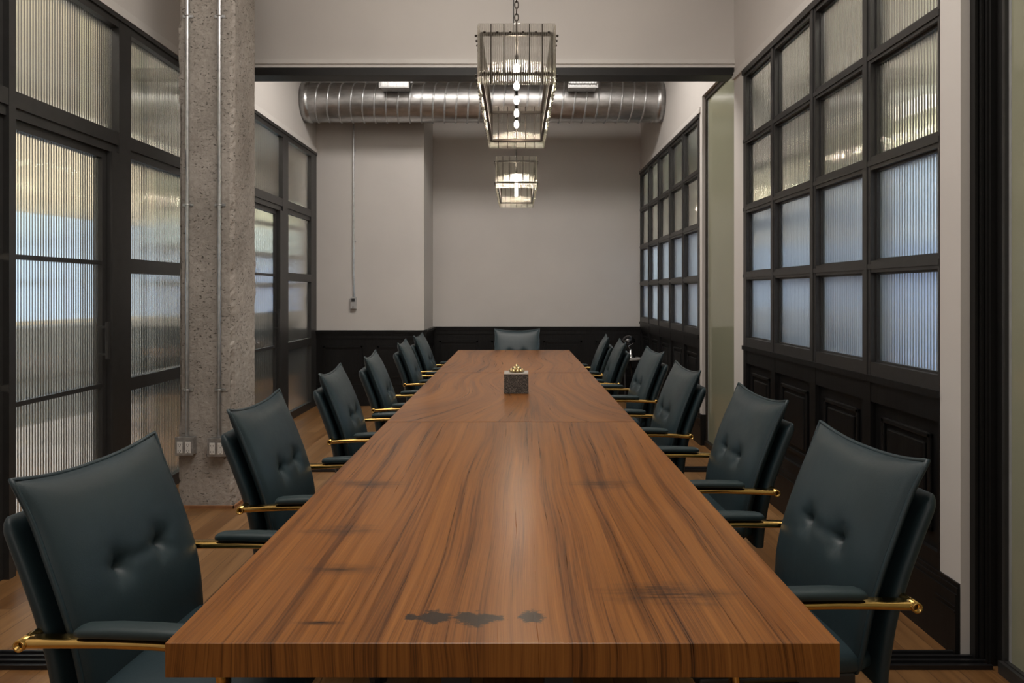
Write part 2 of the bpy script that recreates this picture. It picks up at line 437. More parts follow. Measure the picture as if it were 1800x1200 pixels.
# header wall across the room
b = MB().box(XL, XR, YH, YH+0.14, 3.09, ZC)
struct(b.build('wall_header', M['wall']), 'white wall hanging over the room divider opening', 'wall')
b = MB().box(XL, XR, YH-0.012, YH, 3.10, 3.125).box(XL, XR, YH-0.022, YH, 3.125, 3.150).box(XL, XR, YH-0.010, YH, 3.15, 3.165)
struct(b.build('trim_4', M['trim']), 'white moulding along the bottom of the header wall', 'trim')
b = MB().box(XL, XR-0.003, YH-0.01, YH+0.15, 3.04, 3.098)
struct(b.build('trim_5', M['darksteel']), 'black track beam under the header wall', 'trim')
# floor tracks
def track(name, y, x0, x1, lab):
    b = MB().box(x0, x1, y-0.055, y+0.055, 0.0, 0.006)
    for q in (-0.055, -0.02, 0.012, 0.045): b.box(x0, x1, y+q, y+q+0.010, 0.006, 0.016)
    struct(b.build(name, M['track']), lab, 'floor track')
track('trim_6', YT, XL, XR+0.06, 'dark metal sliding door track in the near floor')
track('trim_7', YH+0.03, XL, XR, 'dark metal sliding door track under the header')

# end walls' black wainscot
def wainscot_run(p0, p1, nrm, zt, panels, b):
    """panelled dado along p0->p1 (xy), nrm = outward unit normal"""
    p0 = Vector(p0); p1 = Vector(p1); d = (p1-p0); L = d.length; d.normalize(); n = Vector(nrm)
    def bx(a0, a1, o0, o1, z0, z1):
        c = [p0 + d*a0 + n*o0, p0 + d*a1 + n*o0, p0 + d*a1 + n*o1, p0 + d*a0 + n*o1]
        b.add([(q.x, q.y, z) for z in (z0, z1) for q in c], [(3,2,1,0),(4,5,6,7),(0,1,5,4),(1,2,6,5),(2,3,7,6),(3,0,4,7)])
    bx(0, L, 0, 0.012, 0, zt)
    bx(0, L, 0.012, 0.030, 0, 0.22); bx(0, L, 0.012, 0.022, 0.22, 0.26)
    bx(0, L, 0.012, 0.045, zt-0.025, zt); bx(0, L, 0.012, 0.032, zt-0.05, zt-0.025); bx(0, L, 0.012, 0.022, zt-0.10, zt-0.05)
    for i in range(panels):
        a0 = L*i/panels + 0.09; a1 = L*(i+1)/panels - 0.09
        z0, z1 = 0.34, zt-0.19
        for (u0, u1, w0, w1) in ((a0, a1, z0, z0+0.022), (a0, a1, z1-0.022, z1), (a0, a0+0.022, z0, z1), (a1-0.022, a1, z0, z1)):
            bx(u0, u1, 0.012, 0.024, w0, w1)
        bx(a0+0.05, a1-0.05, 0.012, 0.017, z0+0.05, z1-0.05)
b = MB()
wainscot_run((XL, 8.3), (-1.12, 8.3), (0, -1), 0.915, 2, b)
wainscot_run((-1.12, 8.3), (-1.12, 9.2), (1, 0), 0.915, 1, b)
wainscot_run((-1.12, 9.2), (XR, 9.2), (0, -1), 0.915, 4, b)
struct(b.build('baseboard_back', M['blackwood']), 'black panelled wainscot along the end wall', 'wainscot')

# baseboards at the ends of the right wall
def base_block(b, y0, y1):
    b.box(XR-0.022, XR, y0, y1, 0, 0.235); b.box(XR-0.016, XR, y0, y1, 0.235, 0.258); b.box(XR-0.010, XR, y0, y1, 0.258, 0.275)
    b.box(XR-0.026, XR-0.022, y0, y1, 0.165, 0.172); b.box(XR-0.026, XR-0.022, y0, y1, 0.185, 0.190)
b = MB(); base_block(b, 2.572, 2.695)
struct(b.build('baseboard_right', M['blackwood']), 'black moulded baseboard end beside the near floor track', 'baseboard')
b = MB(); base_block(b, 5.02, YH)
struct(b.build('baseboard_right_middle', M['blackwood']), 'black baseboard under the header end', 'baseboard')
b = MB(); base_block(b, 6.15, 6.23); b.box(XR-0.022, XR+0.05, 6.128, 6.15, 0, 0.275)
struct(b.build('baseboard_right_far', M['blackwood']), 'black baseboard at the far white post', 'baseboard')

def fluted(b, X, y0, y1, z0, z1, pitch=0.0205, depth=0.004, th=0.006, side=-1):
    """one sheet of reeded glass in a plane of constant x; flutes face the room (side)"""
    n = max(1, round((y1-y0)/pitch)); K = 8; N = n*K
    fr = [(X + side*(th/2 + depth*0.5*(1-math.cos(2*PI*i/K))), y0 + (y1-y0)*i/N) for i in range(N+1)]
    vs = []
    for x, y in fr: vs += [(x, y, z0), (x, y, z1)]
    b.add(vs, [(2*i, 2*i+2, 2*i+3, 2*i+1) if side < 0 else (2*i+1, 2*i+3, 2*i+2, 2*i) for i in range(N)], True)
    xb = X - side*th/2
    b.add([(xb, y0, z0), (xb, y1, z0), (xb, y1, z1), (xb, y0, z1)], [(0, 1, 2, 3) if side > 0 else (3, 2, 1, 0)])

# gridded windows on the right
ZROW = [(1.045, 1.467), (1.523, 1.949), (2.012, 2.452), (2.508, 2.94)]
def grid_window(name, y0, y1, cols, label):
    root = sroot(name, label, 'window', (XR, (y0+y1)/2, 0))
    fr = MB()
    x0, x1 = XR-0.006, XR+0.10
    zs = [1.045, 3.0]
    # stiles and rails
    ed = [y0] + [v for c in cols for v in c] + [y1]
    for i in range(0, len(ed), 2): fr.box(x0, x1, ed[i], ed[i+1], 0.96, 3.0)
    zz = [0.96] + [v for r in ZROW for v in r] + [3.0]
    for i in range(0, len(zz), 2):
        for (a, c) in cols: fr.box(x0+0.002, x1, a, c, zz[i], zz[i+1])
    # raised beads along the faces of stiles and rails
    for i in range(2, len(ed)-2, 2):
        m = (ed[i]+ed[i+1])/2; fr.box(x0-0.006, x0, m-0.016, m+0.016, 0.96, 2.995)
    for i in range(2, len(zz)-2, 2):
        m = (zz[i]+zz[i+1])/2; fr.box(x0-0.004, x0+0.002, y0+0.001, y1-0.001, m-0.012, m+0.012)
    fr.box(x0-0.012, x0, y0, y1, 2.965, 3.0)
    # glazing stops
    for (a, c) in cols:
        for (p, q) in ZROW:
            fr.box(XR+0.020, XR+0.034, a, a+0.010, p, q); fr.box(XR+0.020, XR+0.034, c-0.010, c, p, q)
            fr.box(XR+0.0205, XR+0.034, a, c, p, p+0.010); fr.box(XR+0.0205, XR+0.034, a, c, q-0.010, q)
    fr.build('frame', M['steel'], root)
    gl = MB()
    for (a, c) in cols:
        for (p, q) in ZROW[2:]: fluted(gl, XR+0.042, a-0.002, c+0.002, p-0.002, q+0.002)
    gl.build('reeded_glazing', M['reeded'], root, fix=False)
    gl = MB()
    for (a, c) in cols:
        for (p, q) in ZROW[:2]: fluted(gl, XR+0.042, a-0.002, c+0.002, p-0.002, q+0.002)
    gl.build('filmed_glazing', M['reeded_film'], root, fix=False)
    wa = MB()
    wa.box(XR+0.02, XR+0.10, y0, y1, 0, 0.96)
    for i in range(0, len(ed), 2): wa.box(x0, XR+0.02, ed[i], ed[i+1], 0.27, 0.96)
    for (a, c) in cols:
        wa.box(x0+0.002, XR+0.02, a, c, 0.86, 0.96); wa.box(x0+0.002, XR+0.02, a, c, 0.27, 0.34)
        p, q, z0, z1 = a+0.07, c-0.07, 0.40, 0.80
        for (u0, u1, w0, w1) in ((p, q, z0, z0+0.022), (p, q, z1-0.022, z1), (p, p+0.022, z0, z1), (q-0.022, q, z0, z1)):
            wa.box(XR+0.006, XR+0.021, u0, u1, w0, w1, 0.004)
        wa.box(XR+0.008, XR+0.021, p+0.045, q-0.045, z0+0.045, z1-0.045, 0.006)
    wa.box(XR-0.022, XR+0.02, y0, y1, 0, 0.235); wa.box(XR-0.016, XR+0.02, y0, y1, 0.235, 0.255); wa.box(XR-0.010, XR+0.02, y0, y1, 0.255, 0.272)
    wa.box(XR-0.018, x0, y0, y1, 0.955, 0.985)
    wa.build('wainscot', M['blackwood'], root)
    return root
grid_window('window_1', 2.695, 5.02, [(2.705, 3.22), (3.295, 3.81), (3.885, 4.41), (4.48, 4.955)],
            'black gridded window of reeded glass nearest the camera, over panelled wainscot')
pw = (9.2-6.23)/5
grid_window('window_2', 6.23, 9.2, [(6.23+pw*i+0.055, 6.23+pw*(i+1)-0.035) for i in range(5)],
            'far black gridded window beyond the white post, beside the end wall')

# olive glass panels on the right
def glass_panel(name, label, X, y0, y1, z0, z1, mat, t=0.05):
    root = sroot(name, label, 'glass panel', (X, (y0+y1)/2, 0))
    f = MB().box(X-0.03, X, y0, y0+t, z0, z1).box(X-0.03, X, y1-t, y1, z0, z1).box(X-0.03, X, y0+t, y1-t, z1-t, z1).box(X-0.03, X, y0+t, y1-t, z0, z0+0.05)
    f.box(X-0.045, X-0.03, y0, y1, z0, z0+0.045)
    f.build('frame', mat, root)
    MB().box(X-0.014, X-0.002, y0+t, y1-t, z0+0.05, z1-t).build('glass_sheet', M['olive'], root)
    MB().box(X-0.0155, X-0.001, y1-t-0.012, y1-t+0.001, z0+0.05, z1-t).build('glass_edge', M['edge'], root)
    return root
glass_panel('window_3', 'tall olive glass panel between the header and the far white post', XR+0.056, YH+0.02, 6.146, 0.0, 3.135, M['bronze'], 0.035)
glass_panel('window_4', 'olive glass panel at the right picture edge beyond the black jamb', XR+0.108, -1.6, 2.465, 0.0, 3.6, M['steel'], 0.014)
# black jamb stack of the near partition
b = MB()
for x0, x1, y0 in ((1.708, 1.718, 2.540), (1.718, 1.724, 2.548), (1.724, 1.733, 2.530), (1.733, 1.738, 2.540), (1.738, 1.746, 2.520), (1.746, 1.770, 2.51), (1.770, 1.784, 2.472)):
    b.box(x0, x1, y0, 2.569, 0.0, ZC)
struct(b.build('door_jamb', M['darksteel']), 'ribbed black partition jamb standing at the right picture edge', 'door jamb')
b = MB().box(XL, XR+0.03, YT-0.08, YT+0.06, 3.9, ZC)
struct(b.build('wall_near_header', M['wall']), 'white wall over the near partition track', 'wall')

# left storefront: near and far halves
ZT0, ZT1 = 2.22, 2.35
def handle_mesh(b, X, y, z0, z1):
    b.box(X+0.045, X+0.063, y-0.009, y+0.009, z0, z1, 0.003)
    for z in (z0+0.03, z1-0.03): b.box(X, X+0.046, y-0.007, y+0.007, z-0.007, z+0.007)
def door_leaf(name, label, y0, y1, handle_y):
    root = sroot(name, label, 'door', (XL, (y0+y1)/2, 0))
    f = MB(); X0, X1 = XL-0.075, XL-0.03
    st = 0.035
    f.box(X0, X1, y0, y0+st, 0.01, ZT0+0.02).box(X0, X1, y1-st, y1, 0.01, ZT0+0.02)
    f.box(X0, X1, y0+st, y1-st, 0.01, 0.10).box(X0, X1, y0+st, y1-st, ZT0-0.045, ZT0+0.02)
    for z in (1.55, 0.82): f.box(X0+0.008, X1-0.004, y0+st, y1-st, z-0.012, z+0.012)
    f.build('frame', M['steel'], root)
    g = MB()
    for (a, c) in ((0.10, 0.808), (0.832, 1.538), (1.562, ZT0-0.045)): fluted(g, (X0+X1)/2-0.006, y0+st-0.002, y1-st+0.002, a, c, side=1)
    g.build('reeded_glazing', M['reeded'], root, fix=False)
    h = MB(); handle_mesh(h, X1, handle_y, 0.98, 1.20)
    h.build('pull_handle', M['steel'], root)
def storefront(name, label, y0, y1, mull, lites, solid=()):
    """mull: (ya, yb, z0, z1) uprights; lites: (ya, yb, z0, z1, X) sheets"""
    root = sroot(name, label, 'glass partition', (XL, (y0+y1)/2, 0))
    f = MB(); X0, X1 = XL-0.10, XL+0.006
    for (a, c, z0, z1) in mull: f.box(X0, X1, a, c, z0, z1)
    f.box(X0, X1-0.002, y0, y1, 2.99, 3.06); f.box(XL, XL+0.016, y0, y1, 3.035, 3.06)
    f.box(X0, X1-0.002, y0, y1, ZT0+0.05, ZT1); f.box(X0, X1-0.014, y0, y1, ZT0, ZT0+0.05)
    for (a, c, z0, z1) in solid: f.box(X0, X1-0.03, a, c, z0, z1)
    f.build('frame', M['steel'], root)
    g = MB()
    for (a, c, z0, z1) in lites: fluted(g, XL-0.042, a-0.003, c+0.003, z0, z1, side=1)
    g.build('reeded_glazing', M['reeded'], root, fix=False)
    return root
def side_lite_rails(a, c): return [(a, c, 0.0, 0.084), (a, c, 0.757, 0.837), (a, c, 1.497, 1.585)]
def side_lites(a, c): return [(a, c, 0.084, 0.757), (a, c, 0.837, 1.497), (a, c, 1.585, ZT0)]
storefront('window_5', 'black steel partition of reeded glass in front of the concrete column', 2.62, 5.28,
    [(2.62, 2.70, 0, 3.06), (3.265, 3.31, 0, 3.06), (4.10, 4.30, 0, ZT0), (4.17, 4.30, ZT0, 3.06), (5.16, 5.28, 0, 3.06)]
    + side_lite_rails(4.30, 5.16),
    [(3.31, 4.17, ZT1, 2.99), (4.30, 5.16, ZT1, 2.99)] + side_lites(4.30, 5.16),
    [(2.70, 3.265, 0, 0.9), (2.70, 3.265, 0.93, 1.53), (2.70, 3.265, 1.56, 2.22), (2.70, 3.265, 2.35, 3.0)])
door_leaf('door_1', 'near reeded glass steel door with a slim pull handle', 3.315, 4.095, 4.02)
storefront('window_6', 'black steel partition of reeded glass beyond the concrete column', 5.29, 8.297,
    [(5.29, 5.40, 0, 3.06), (6.05, 6.10, 0, ZT0), (7.02, 7.27, 0, ZT0), (7.10, 7.27, ZT0, 3.06), (8.08, 8.297, 0, 3.06)]
    + side_lite_rails(7.27, 8.08) + side_lite_rails(5.40, 6.05),
    [(5.40, 7.10, ZT1, 2.99), (7.27, 8.08, ZT1, 2.99)] + side_lites(7.27, 8.08) + side_lites(5.40, 6.05))
door_leaf('door_2', 'far reeded glass steel door half hidden by the concrete column', 6.105, 7.015, 6.94)

# rooms beyond the glass
struct(MB().box(-6.2, XL-0.1, 2.0, 14.2, 3.2, 3.3).build('ceiling_left_office', M['office_ceiling']), 'beige office ceiling behind the left glass', 'ceiling')
struct(MB().box(-6.3, -6.2, 1.9, 14.2, 0, 1.06).box(-6.3, -6.2, 1.9, 14.2, 2.25, 3.3).box(-6.3, XL-0.1, 14.2, 14.3, 0, 3.3).box(-6.3, XL-0.1, 1.8, 1.9, 0, 3.3)
       .box(XL-0.2, XL-0.1, 8.4, 14.2, 0, 3.3).build('wall_left_office', M['office_wall']), 'beige office wall behind the left glass', 'wall')
b = MB()
b.box(-6.27, -6.25, 1.9, 14.2, 1.06, 2.25)
b.box(-6.0, -2.9, 14.16, 14.19, 0.12, 2.42)
wn = struct(b.build('window_7', M['day']), 'long daylit window blurred behind the left glass', 'window')
struct(MB().box(-6.2, XL-0.101, 1.9, 14.2, 0.001, 0.012).build('floor_left_office', M['office_carpet']), 'pale polished floor blurred behind the left glass', 'floor')
tag(MB().box(-6.15, -5.7, 3.0, 14.0, 0.5, 1.02, 0.01).box(-6.1, -5.75, 3.1, 13.9, 0.012, 0.5).build('low_cabinet', M['office_dark']), 'long dark low cabinet blurred behind the left reeded glass', 'cabinet')
t = thing('office_desk', 'brown wooden desk blurred behind the left reeded glass door', 'desk', (-4.4, 8.0, 0.012))
MB().box(-4.9, -4.0, 6.8, 9.2, 0.70, 0.74, 0.005).build('desktop', M['office_wood'], t)
MB().box(-4.8, -4.1, 6.9, 6.94, 0.012, 0.70).build('leg', M['office_wood'], t); MB().box(-4.8, -4.1, 9.06, 9.10, 0.012, 0.70).build('leg', M['office_wood'], t)
for i, (x, y, lab) in enumerate(((-3.6, 5.2, 'glowing tube lamp blurred high behind the near left glass door'), (-4.6, 8.3, 'glowing tube lamp blurred behind the glass beside the concrete column'))):
    t = thing('tube_lamp', lab, 'lamp', (x, y, 2.62), 'tube lamps behind the left glass')
    MB().box(x-0.10, x+0.10, y-1.0, y+1.0, 2.645, 2.70).build('housing', M['greyplastic'], t)
    MB().box(x-0.085, x+0.085, y-0.98, y+0.98, 2.60, 2.645).build('diffuser', M['lampglow'], t)
    for q in (-0.6, 0.6): MB().tube([(x, y+q, 2.70), (x, y+q, 3.2)], 0.004, 6).build('suspension_wire', M['greyplastic'], t)
struct(MB().box(XR+0.11, 6.0, 2.4, 14.2, 3.2, 3.3).build('ceiling_right_office', M['office_ceiling_r']), 'greenish office ceiling behind the right glass', 'ceiling')
struct(MB().box(5.4, 5.5, 2.3, 14.2, 0, 2.75).box(XR+0.3, 5.5, 14.2, 14.3, 0, 3.3).build('wall_right_office', M['office_blue']), 'blue grey office wall behind the right glass', 'wall')
struct(MB().box(5.4, 5.5, 2.3, 14.2, 2.75, 3.2).box(XR+0.3, 5.5, 2.3, 2.4, 0, 3.3).build('wall_right_office_top', M['office_wall']), 'beige band of office wall behind the right glass', 'wall')
struct(MB().box(5.37, 5.39, 4.0, 13.5, 0.5, 1.9).box(2.2, 5.0, 14.16, 14.19, 0.5, 2.2).build('window_8', M['day2']), 'daylit window blurred behind the right glass', 'window')
for i, (x, y, lab) in enumerate(((3.1, 5.0, 'glowing tube lamp blurred behind the near gridded window'), (3.4, 9.6, 'glowing tube lamp blurred behind the far gridded window'))):
    t = thing('tube_lamp', lab, 'lamp', (x, y, 2.62), 'tube lamps behind the right glass')
    MB().box(x-0.10, x+0.10, y-1.0, y+1.0, 2.645, 2.70).build('housing', M['greyplastic'], t)
    MB().box(x-0.085, x+0.085, y-0.98, y+0.98, 2.60, 2.645).build('diffuser', M['lampglow'], t)
    for q in (-0.6, 0.6): MB().tube([(x, y+q, 2.70), (x, y+q, 3.2)], 0.004, 6).build('suspension_wire', M['greyplastic'], t)

# concrete column with chipped edges
def column():
    x0, x1, y0, y1 = -2.153, -1.80, 4.35, 4.73
    per = []
    nx, ny = 14, 14
    for i in range(nx): per.append((x0+(x1-x0)*i/nx, y0, i/nx))
    for i in range(ny): per.append((x1, y0+(y1-y0)*i/ny, i/ny))
    for i in range(nx): per.append((x1-(x1-x0)*i/nx, y1, i/nx))
    for i in range(ny): per.append((x0, y1-(y1-y0)*i/ny, i/ny))
    rnd = random.Random(9); NZ = 170; rs = []
    cx, cy = (x0+x1)/2, (y0+y1)/2
    chip = [[0.0]*4 for _ in range(NZ+1)]
    for c in range(4):
        v = 0.006
        for k in range(NZ+1):
            v = max(0.002, min(0.026, v + rnd.uniform(-0.006, 0.006)))
            if rnd.random() < 0.05: v = 0.022
            chip[k][c] = v
    for k in range(NZ+1):
        ring = []
        for j, (x, y, t) in enumerate(per):
            c = (j // 14); dx = 0.0
            if t == 0:
                q = chip[k][c]; x += (cx-x)/abs(cx-x)*q; y += (cy-y)/abs(cy-y)*q
            else:
                r = rnd.uniform(-0.0012, 0.0012); x += r*(1 if c in (1, 3) else 0); y += r*(1 if c in (0, 2) else 0)
            ring.append((x, y, ZC*k/NZ))
        rs.append(ring)
    b = MB(); b.rings(rs, smooth=False)
    o = b.build('column', M['concrete']); struct(o, 'raw concrete column with chipped edges carrying two metal conduits', 'column')
    struct(MB().box(x0, x1+0.008, y0-0.012, y0, 0, 0.018).box(x1, x1+0.012, y0-0.012, y1, 0, 0.018).build('trim_8', M['oldtrim']), 'thin oak strip at the foot of the concrete column', 'trim')
column()
def conduit(name, x, y, z0, z1, label, straps, offset=None):
    t = thing(name, label, 'conduit', (x, y, z0), 'conduits on the column')
    p = [(x, y, z1), (x, y, z0)] if not offset else [(x, y, z1), (x, y, 1.0), (x+offset*0.5, y, 0.86), (x+offset, y, 0.74), (x+offset, y, z0)]
    MB().tube(p, 0.0115, 12).build('pipe', M['conduit'], t)
    for z in straps:
        b = MB(); b.tube([(x + 0.0135*math.cos(a), y - 0.0135*math.sin(a)*1.0, z) for a in [PI*i/10 for i in range(11)]], 0.004, 6)
        b.box(x-0.034, x+0.034, y+0.008, y+0.014, z-0.008, z+0.008)
        b.build('strap', M['conduit'], t)
    return t
yc = 4.336
conduit('conduit', -2.088, yc, 0.462, 4.2, 'left metal conduit running down the concrete column to the outlet box', (3.13, 1.93, 0.755))
conduit('conduit', -1.884, yc, 0.455, 4.2, 'right metal conduit running down the concrete column behind an armchair', (3.13, 1.93, 0.755))
def outlet_box(x, y, z, label, plate=True):
    t = thing('outlet_box', label, 'outlet box', (x, y, z), 'outlet boxes on the column')
    MB().box(x-0.054, x+0.054, y-0.052, y, z-0.054, z+0.054, 0.004).build('box_body', M['boxsteel'], t)
    MB().box(x-0.058, x+0.058, y-0.057, y-0.052, z-0.058, z+0.058, 0.002).build('cover_plate', M['boxsteel'], t)
    for dx in (-0.026, 0.026):
        r = MB().box(x+dx-0.017, x+dx+0.017, y-0.061, y-0.057, z-0.042, z+0.030, 0.002).build('receptacle', M['plastic'], t)
        s = MB()
        for dz in (-0.026, 0.012):
            s.box(x+dx-0.008, x+dx-0.006, y-0.0618, y-0.061, z+dz-0.005, z+dz+0.006)
            s.box(x+dx+0.006, x+dx+0.008, y-0.0618, y-0.061, z+dz-0.005, z+dz+0.006)
            s.box(x+dx-0.002, x+dx+0.002, y-0.0618, y-0.061, z+dz-0.013, z+dz-0.008)
        s.build('slot', M['slot'], r)
outlet_box(-2.088, 4.349, 0.405, 'metal box with two white outlets low on the concrete column')
outlet_box(-1.884, 4.349, 0.398, 'metal outlet box on the column mostly hidden behind a teal armchair')

# conduit and switch on the end wall
t = thing('conduit', 'thin metal conduit running down the white end wall to a switch box', 'conduit', (-1.975, 8.285, 1.30))
MB().tube([(-1.972, 8.288, 3.42), (-1.972, 8.288, 1.60), (-1.962, 8.288, 1.32)], 0.011, 10).build('pipe', M['conduit'], t)
for z in (3.1, 2.0): MB().box(-1.985, -1.945, 8.285, 8.2995, z-0.008, z+0.008).build('strap', M['conduit'], t)
t = thing('wall_switch', 'small grey wall control with a dark display below the conduit', 'switch', (-1.965, 8.29, 1.25))
MB().box(-2.005, -1.935, 8.262, 8.2995, 1.175, 1.315, 0.004).build('body', M['greyplastic'], t)
MB().box(-1.992, -1.950, 8.259, 8.262, 1.262, 1.302).build('display', M['slot'], t)
MB().lathe([(0.0, 0), (0.007, 0), (0.007, -0.004), (0.0, -0.005)], (-1.972, 8.262, 1.20), 12, 'y').build('button', M['slot'], t)

# spiral duct
def duct():
    YD, ZD, R = 7.85, 3.555, 0.222
    t = thing('spiral_duct', 'round galvanised spiral duct crossing under the ceiling by the end wall', 'duct', (0, YD, ZD))
    x0, x1 = XL+0.001, XR-0.001
    N = 120
    rs = [[(x0+(x1-x0)*i/N, YD+R*math.cos(2*PI*j/64), ZD+R*math.sin(2*PI*j/64)) for j in range(64)] for i in range(N+1)]
    MB().rings(rs).build('duct_body', M['galv'], t)
    pitch = 0.132; T = int((x1-x0-0.24)/pitch*48); p = []
    for i in range(T+1):
        a = 2*PI*i/48; p.append((x0+0.12+pitch*i/48, YD+(R+0.002)*math.cos(a), ZD-(R+0.002)*math.sin(a)))
    MB().tube(p, 0.010, 8).build('spiral_seam', M['conduit'], t)
    for xa in (x0, x1-0.09):
        MB().lathe([(R-0.002, 0), (R+0.007, 0), (R+0.007, 0.09), (R-0.002, 0.09)], (xa, YD, ZD), 64, 'x').build('end_collar', M['galv'], t)
    for x in (-1.2, 0.9):
        MB().box(x-0.012, x+0.012, YD-0.004, YD+0.004, ZD+R, ZC).build('hanger_strap', M['conduit'], t)
    return YD, ZD, R
YD, ZD, RD = duct()
for x, lab in ((-1.33, 'duct grille hanging before the spiral duct left of the lantern'), (0.73, 'duct grille hanging before the spiral duct right of the lantern')):
    t = thing('air_register', lab, 'air grille', (x, 7.5, 3.61), 'duct grilles')
    MB().box(x-0.15, x+0.15, 7.46, 7.615, 3.615, 3.75).build('neck', M['boxsteel'], t)
    MB().box(x-0.165, x+0.165, 7.44, 7.46, 3.605, 3.62).box(x-0.165, x-0.15, 7.44, 7.46, 3.62, 3.76).box(x+0.15, x+0.165, 7.44, 7.46, 3.62, 3.76).box(x-0.165, x+0.165, 7.44, 7.46, 3.76, 3.775).build('rim', M['greyplastic'], t)
    b = MB()
    for i in range(9): b.box(x-0.14+i*0.033, x-0.135+i*0.033, 7.445, 7.465, 3.62, 3.76)
    b.build('vane', M['boxsteel'], t)
tag(MB().tube([(-0.95, 7.40, 3.672), (1.45, 7.40, 3.672)], 0.012, 10).tube([(-0.93, 7.40, 3.672), (-0.93, 7.40, ZC)], 0.006, 6).tube([(1.43, 7.40, 3.672), (1.43, 7.40, ZC)], 0.006, 6).build('ceiling_conduit', M['conduit']),
    'thin horizontal pipe hanging just before the spiral duct', 'pipe')

# ------------------------------------------------------------------ chandeliers
def chandelier(y0, label, bulbs=5, dz=0.0):
    xc, W, L = 0.003, 0.345, 1.36; zb, zt = 2.304+dz, 2.578+dz; zr0, zr1 = 2.355+dz, 2.535+dz
    y1 = y0 + L; yc = (y0+y1)/2
    t = thing('lantern_chandelier', label, 'chandelier', (xc, yc, zb), 'glass rod lanterns over the table')
    f = MB(); x0, x1 = xc-W/2, xc+W/2; ri = 0.007
    for z in (zr0, zr1):
        for x in (x0+0.012, x1-0.012): f.box(x-ri, x+ri, y0+0.012, y1-0.012, z-ri, z+ri)
        for y in (y0+0.012, y1-0.012): f.box(x0+0.012, x1-0.012, y-ri, y+ri, z-ri, z+ri)
    for x in (x0+0.014, x1-0.014):
        for y in (y0+0.014, y1-0.014): f.box(x-0.006, x+0.006, y-0.006, y+0.006, zr0, zr1)
    n = 6
    f.box(xc-0.006, xc+0.006, y0+0.012, y1-0.012, zr1-0.006, zr1+0.006)   # spine over the bulbs
    # vertical dividers between the groups of rods
    d = MB()
    def div(x, y): d.box(x-0.0028, x+0.0028, y-0.0028, y+0.0028, zb+0.003, zt-0.002)
    for k in range(1, n):
        for y in (y0+0.001, y1-0.001): div(x0 + W*k/n, y)
    ns = 22
    for k in range(1, ns):
        for x in (x0+0.001, x1-0.001): div(x, y0 + L*k/ns)
    d.build('divider_bar', M['bronze'], t)
    k_ = f
    for z in (zr0, zr1):
        for k in range(n):
            for y, s in ((y0-0.006, -1), (y1+0.006, 1)):
                k_.lathe([(0.0005, -0.006), (0.005, -0.004), (0.006, 0), (0.005, 0.004), (0.0005, 0.006)], (x0+W*(k+0.5)/n, y+s*0.006, z), 8, 'y')
        for k in range(ns):
            for x, s in ((x0-0.006, -1), (x1+0.006, 1)):
                k_.lathe([(0.0005, -0.006), (0.005, -0.004), (0.006, 0), (0.005, 0.004), (0.0005, 0.006)], (x+s*0.006, y0+L*(k+0.5)/ns, z), 8, 'x')
    f.build('frame', M['bronze'], t)
    # glass rods, one panel per side
    def rods(pts):
        b = MB(); r = 0.0047
        for (x, y) in pts:
            b.rings([[(x+r*math.cos(2*PI*j/8), y+r*math.sin(2*PI*j/8), z) for j in range(8)] for z in (zb, zt)])
        return b
    nr = 36; ms = 140
    for y in (y0, y1): rods([(x0 + W*(i+0.5)/nr, y) for i in range(nr)]).build('rod_panel', M['rodglass'], t)
    for x in (x0, x1): rods([(x, y0 + 0.01 + (L-0.02)*(i+0.5)/ms) for i in range(ms)]).build('rod_panel', M['rodglass'], t)
    for i in range(bulbs):
        y = y0 + 0.15 + (L-0.30)*i/(bulbs-1); zc = 2.425+dz
        s = MB().lathe([(0.006, 0.021), (0.008, 0.024), (0.008, 0.060), (0.005, 0.066), (0.003, 0.105)], (xc, y, zc), 12).build('socket', M['socket'], t)
        MB().lathe([(0.0005, -0.022), (0.007, -0.0205), (0.012, -0.014), (0.0145, -0.003), (0.0135, 0.006), (0.0095, 0.014), (0.0065, 0.022)], (xc, y, zc), 16).build('bulb', M['bulb'], t)
    # rod, chain and ceiling plate
    MB().tube([(xc, yc, zr1), (xc, yc, 2.84+dz)], 0.006, 8).build('stem', M['bronze'], t)
    ch = MB(); z = 2.845+dz; k = 0
    while z < ZC-0.06:
        pts = []
        for j in range(16):
            a = 2*PI*j/16; u = 0.010*math.cos(a); v = 0.021*math.sin(a)
            pts.append((xc + (u if k % 2 else 0), yc + (0 if k % 2 else u), z + v))
        ch.tube(pts, 0.0032, 6, closed=True); z += 0.0345; k += 1
    ch.build('chain', M['bronze'], t)
    MB().tube([(xc-0.016, yc, 2.80+dz), (xc-0.018, yc, 3.3), (xc-0.016, yc, ZC-0.02)], 0.003, 6).build('cord', M['rubber'], t)
    MB().lathe([(0.001, 0), (0.05, 0), (0.06, 0.02), (0.06, 0.03)], (xc, yc, ZC-0.03), 24).build('canopy', M['bronze'], t)
chandelier(3.06, 'nearer long glass rod lantern with warm bulbs hanging over the table')
chandelier(5.83, 'farther long glass rod lantern with warm bulbs hanging beyond the header', dz=-0.04)

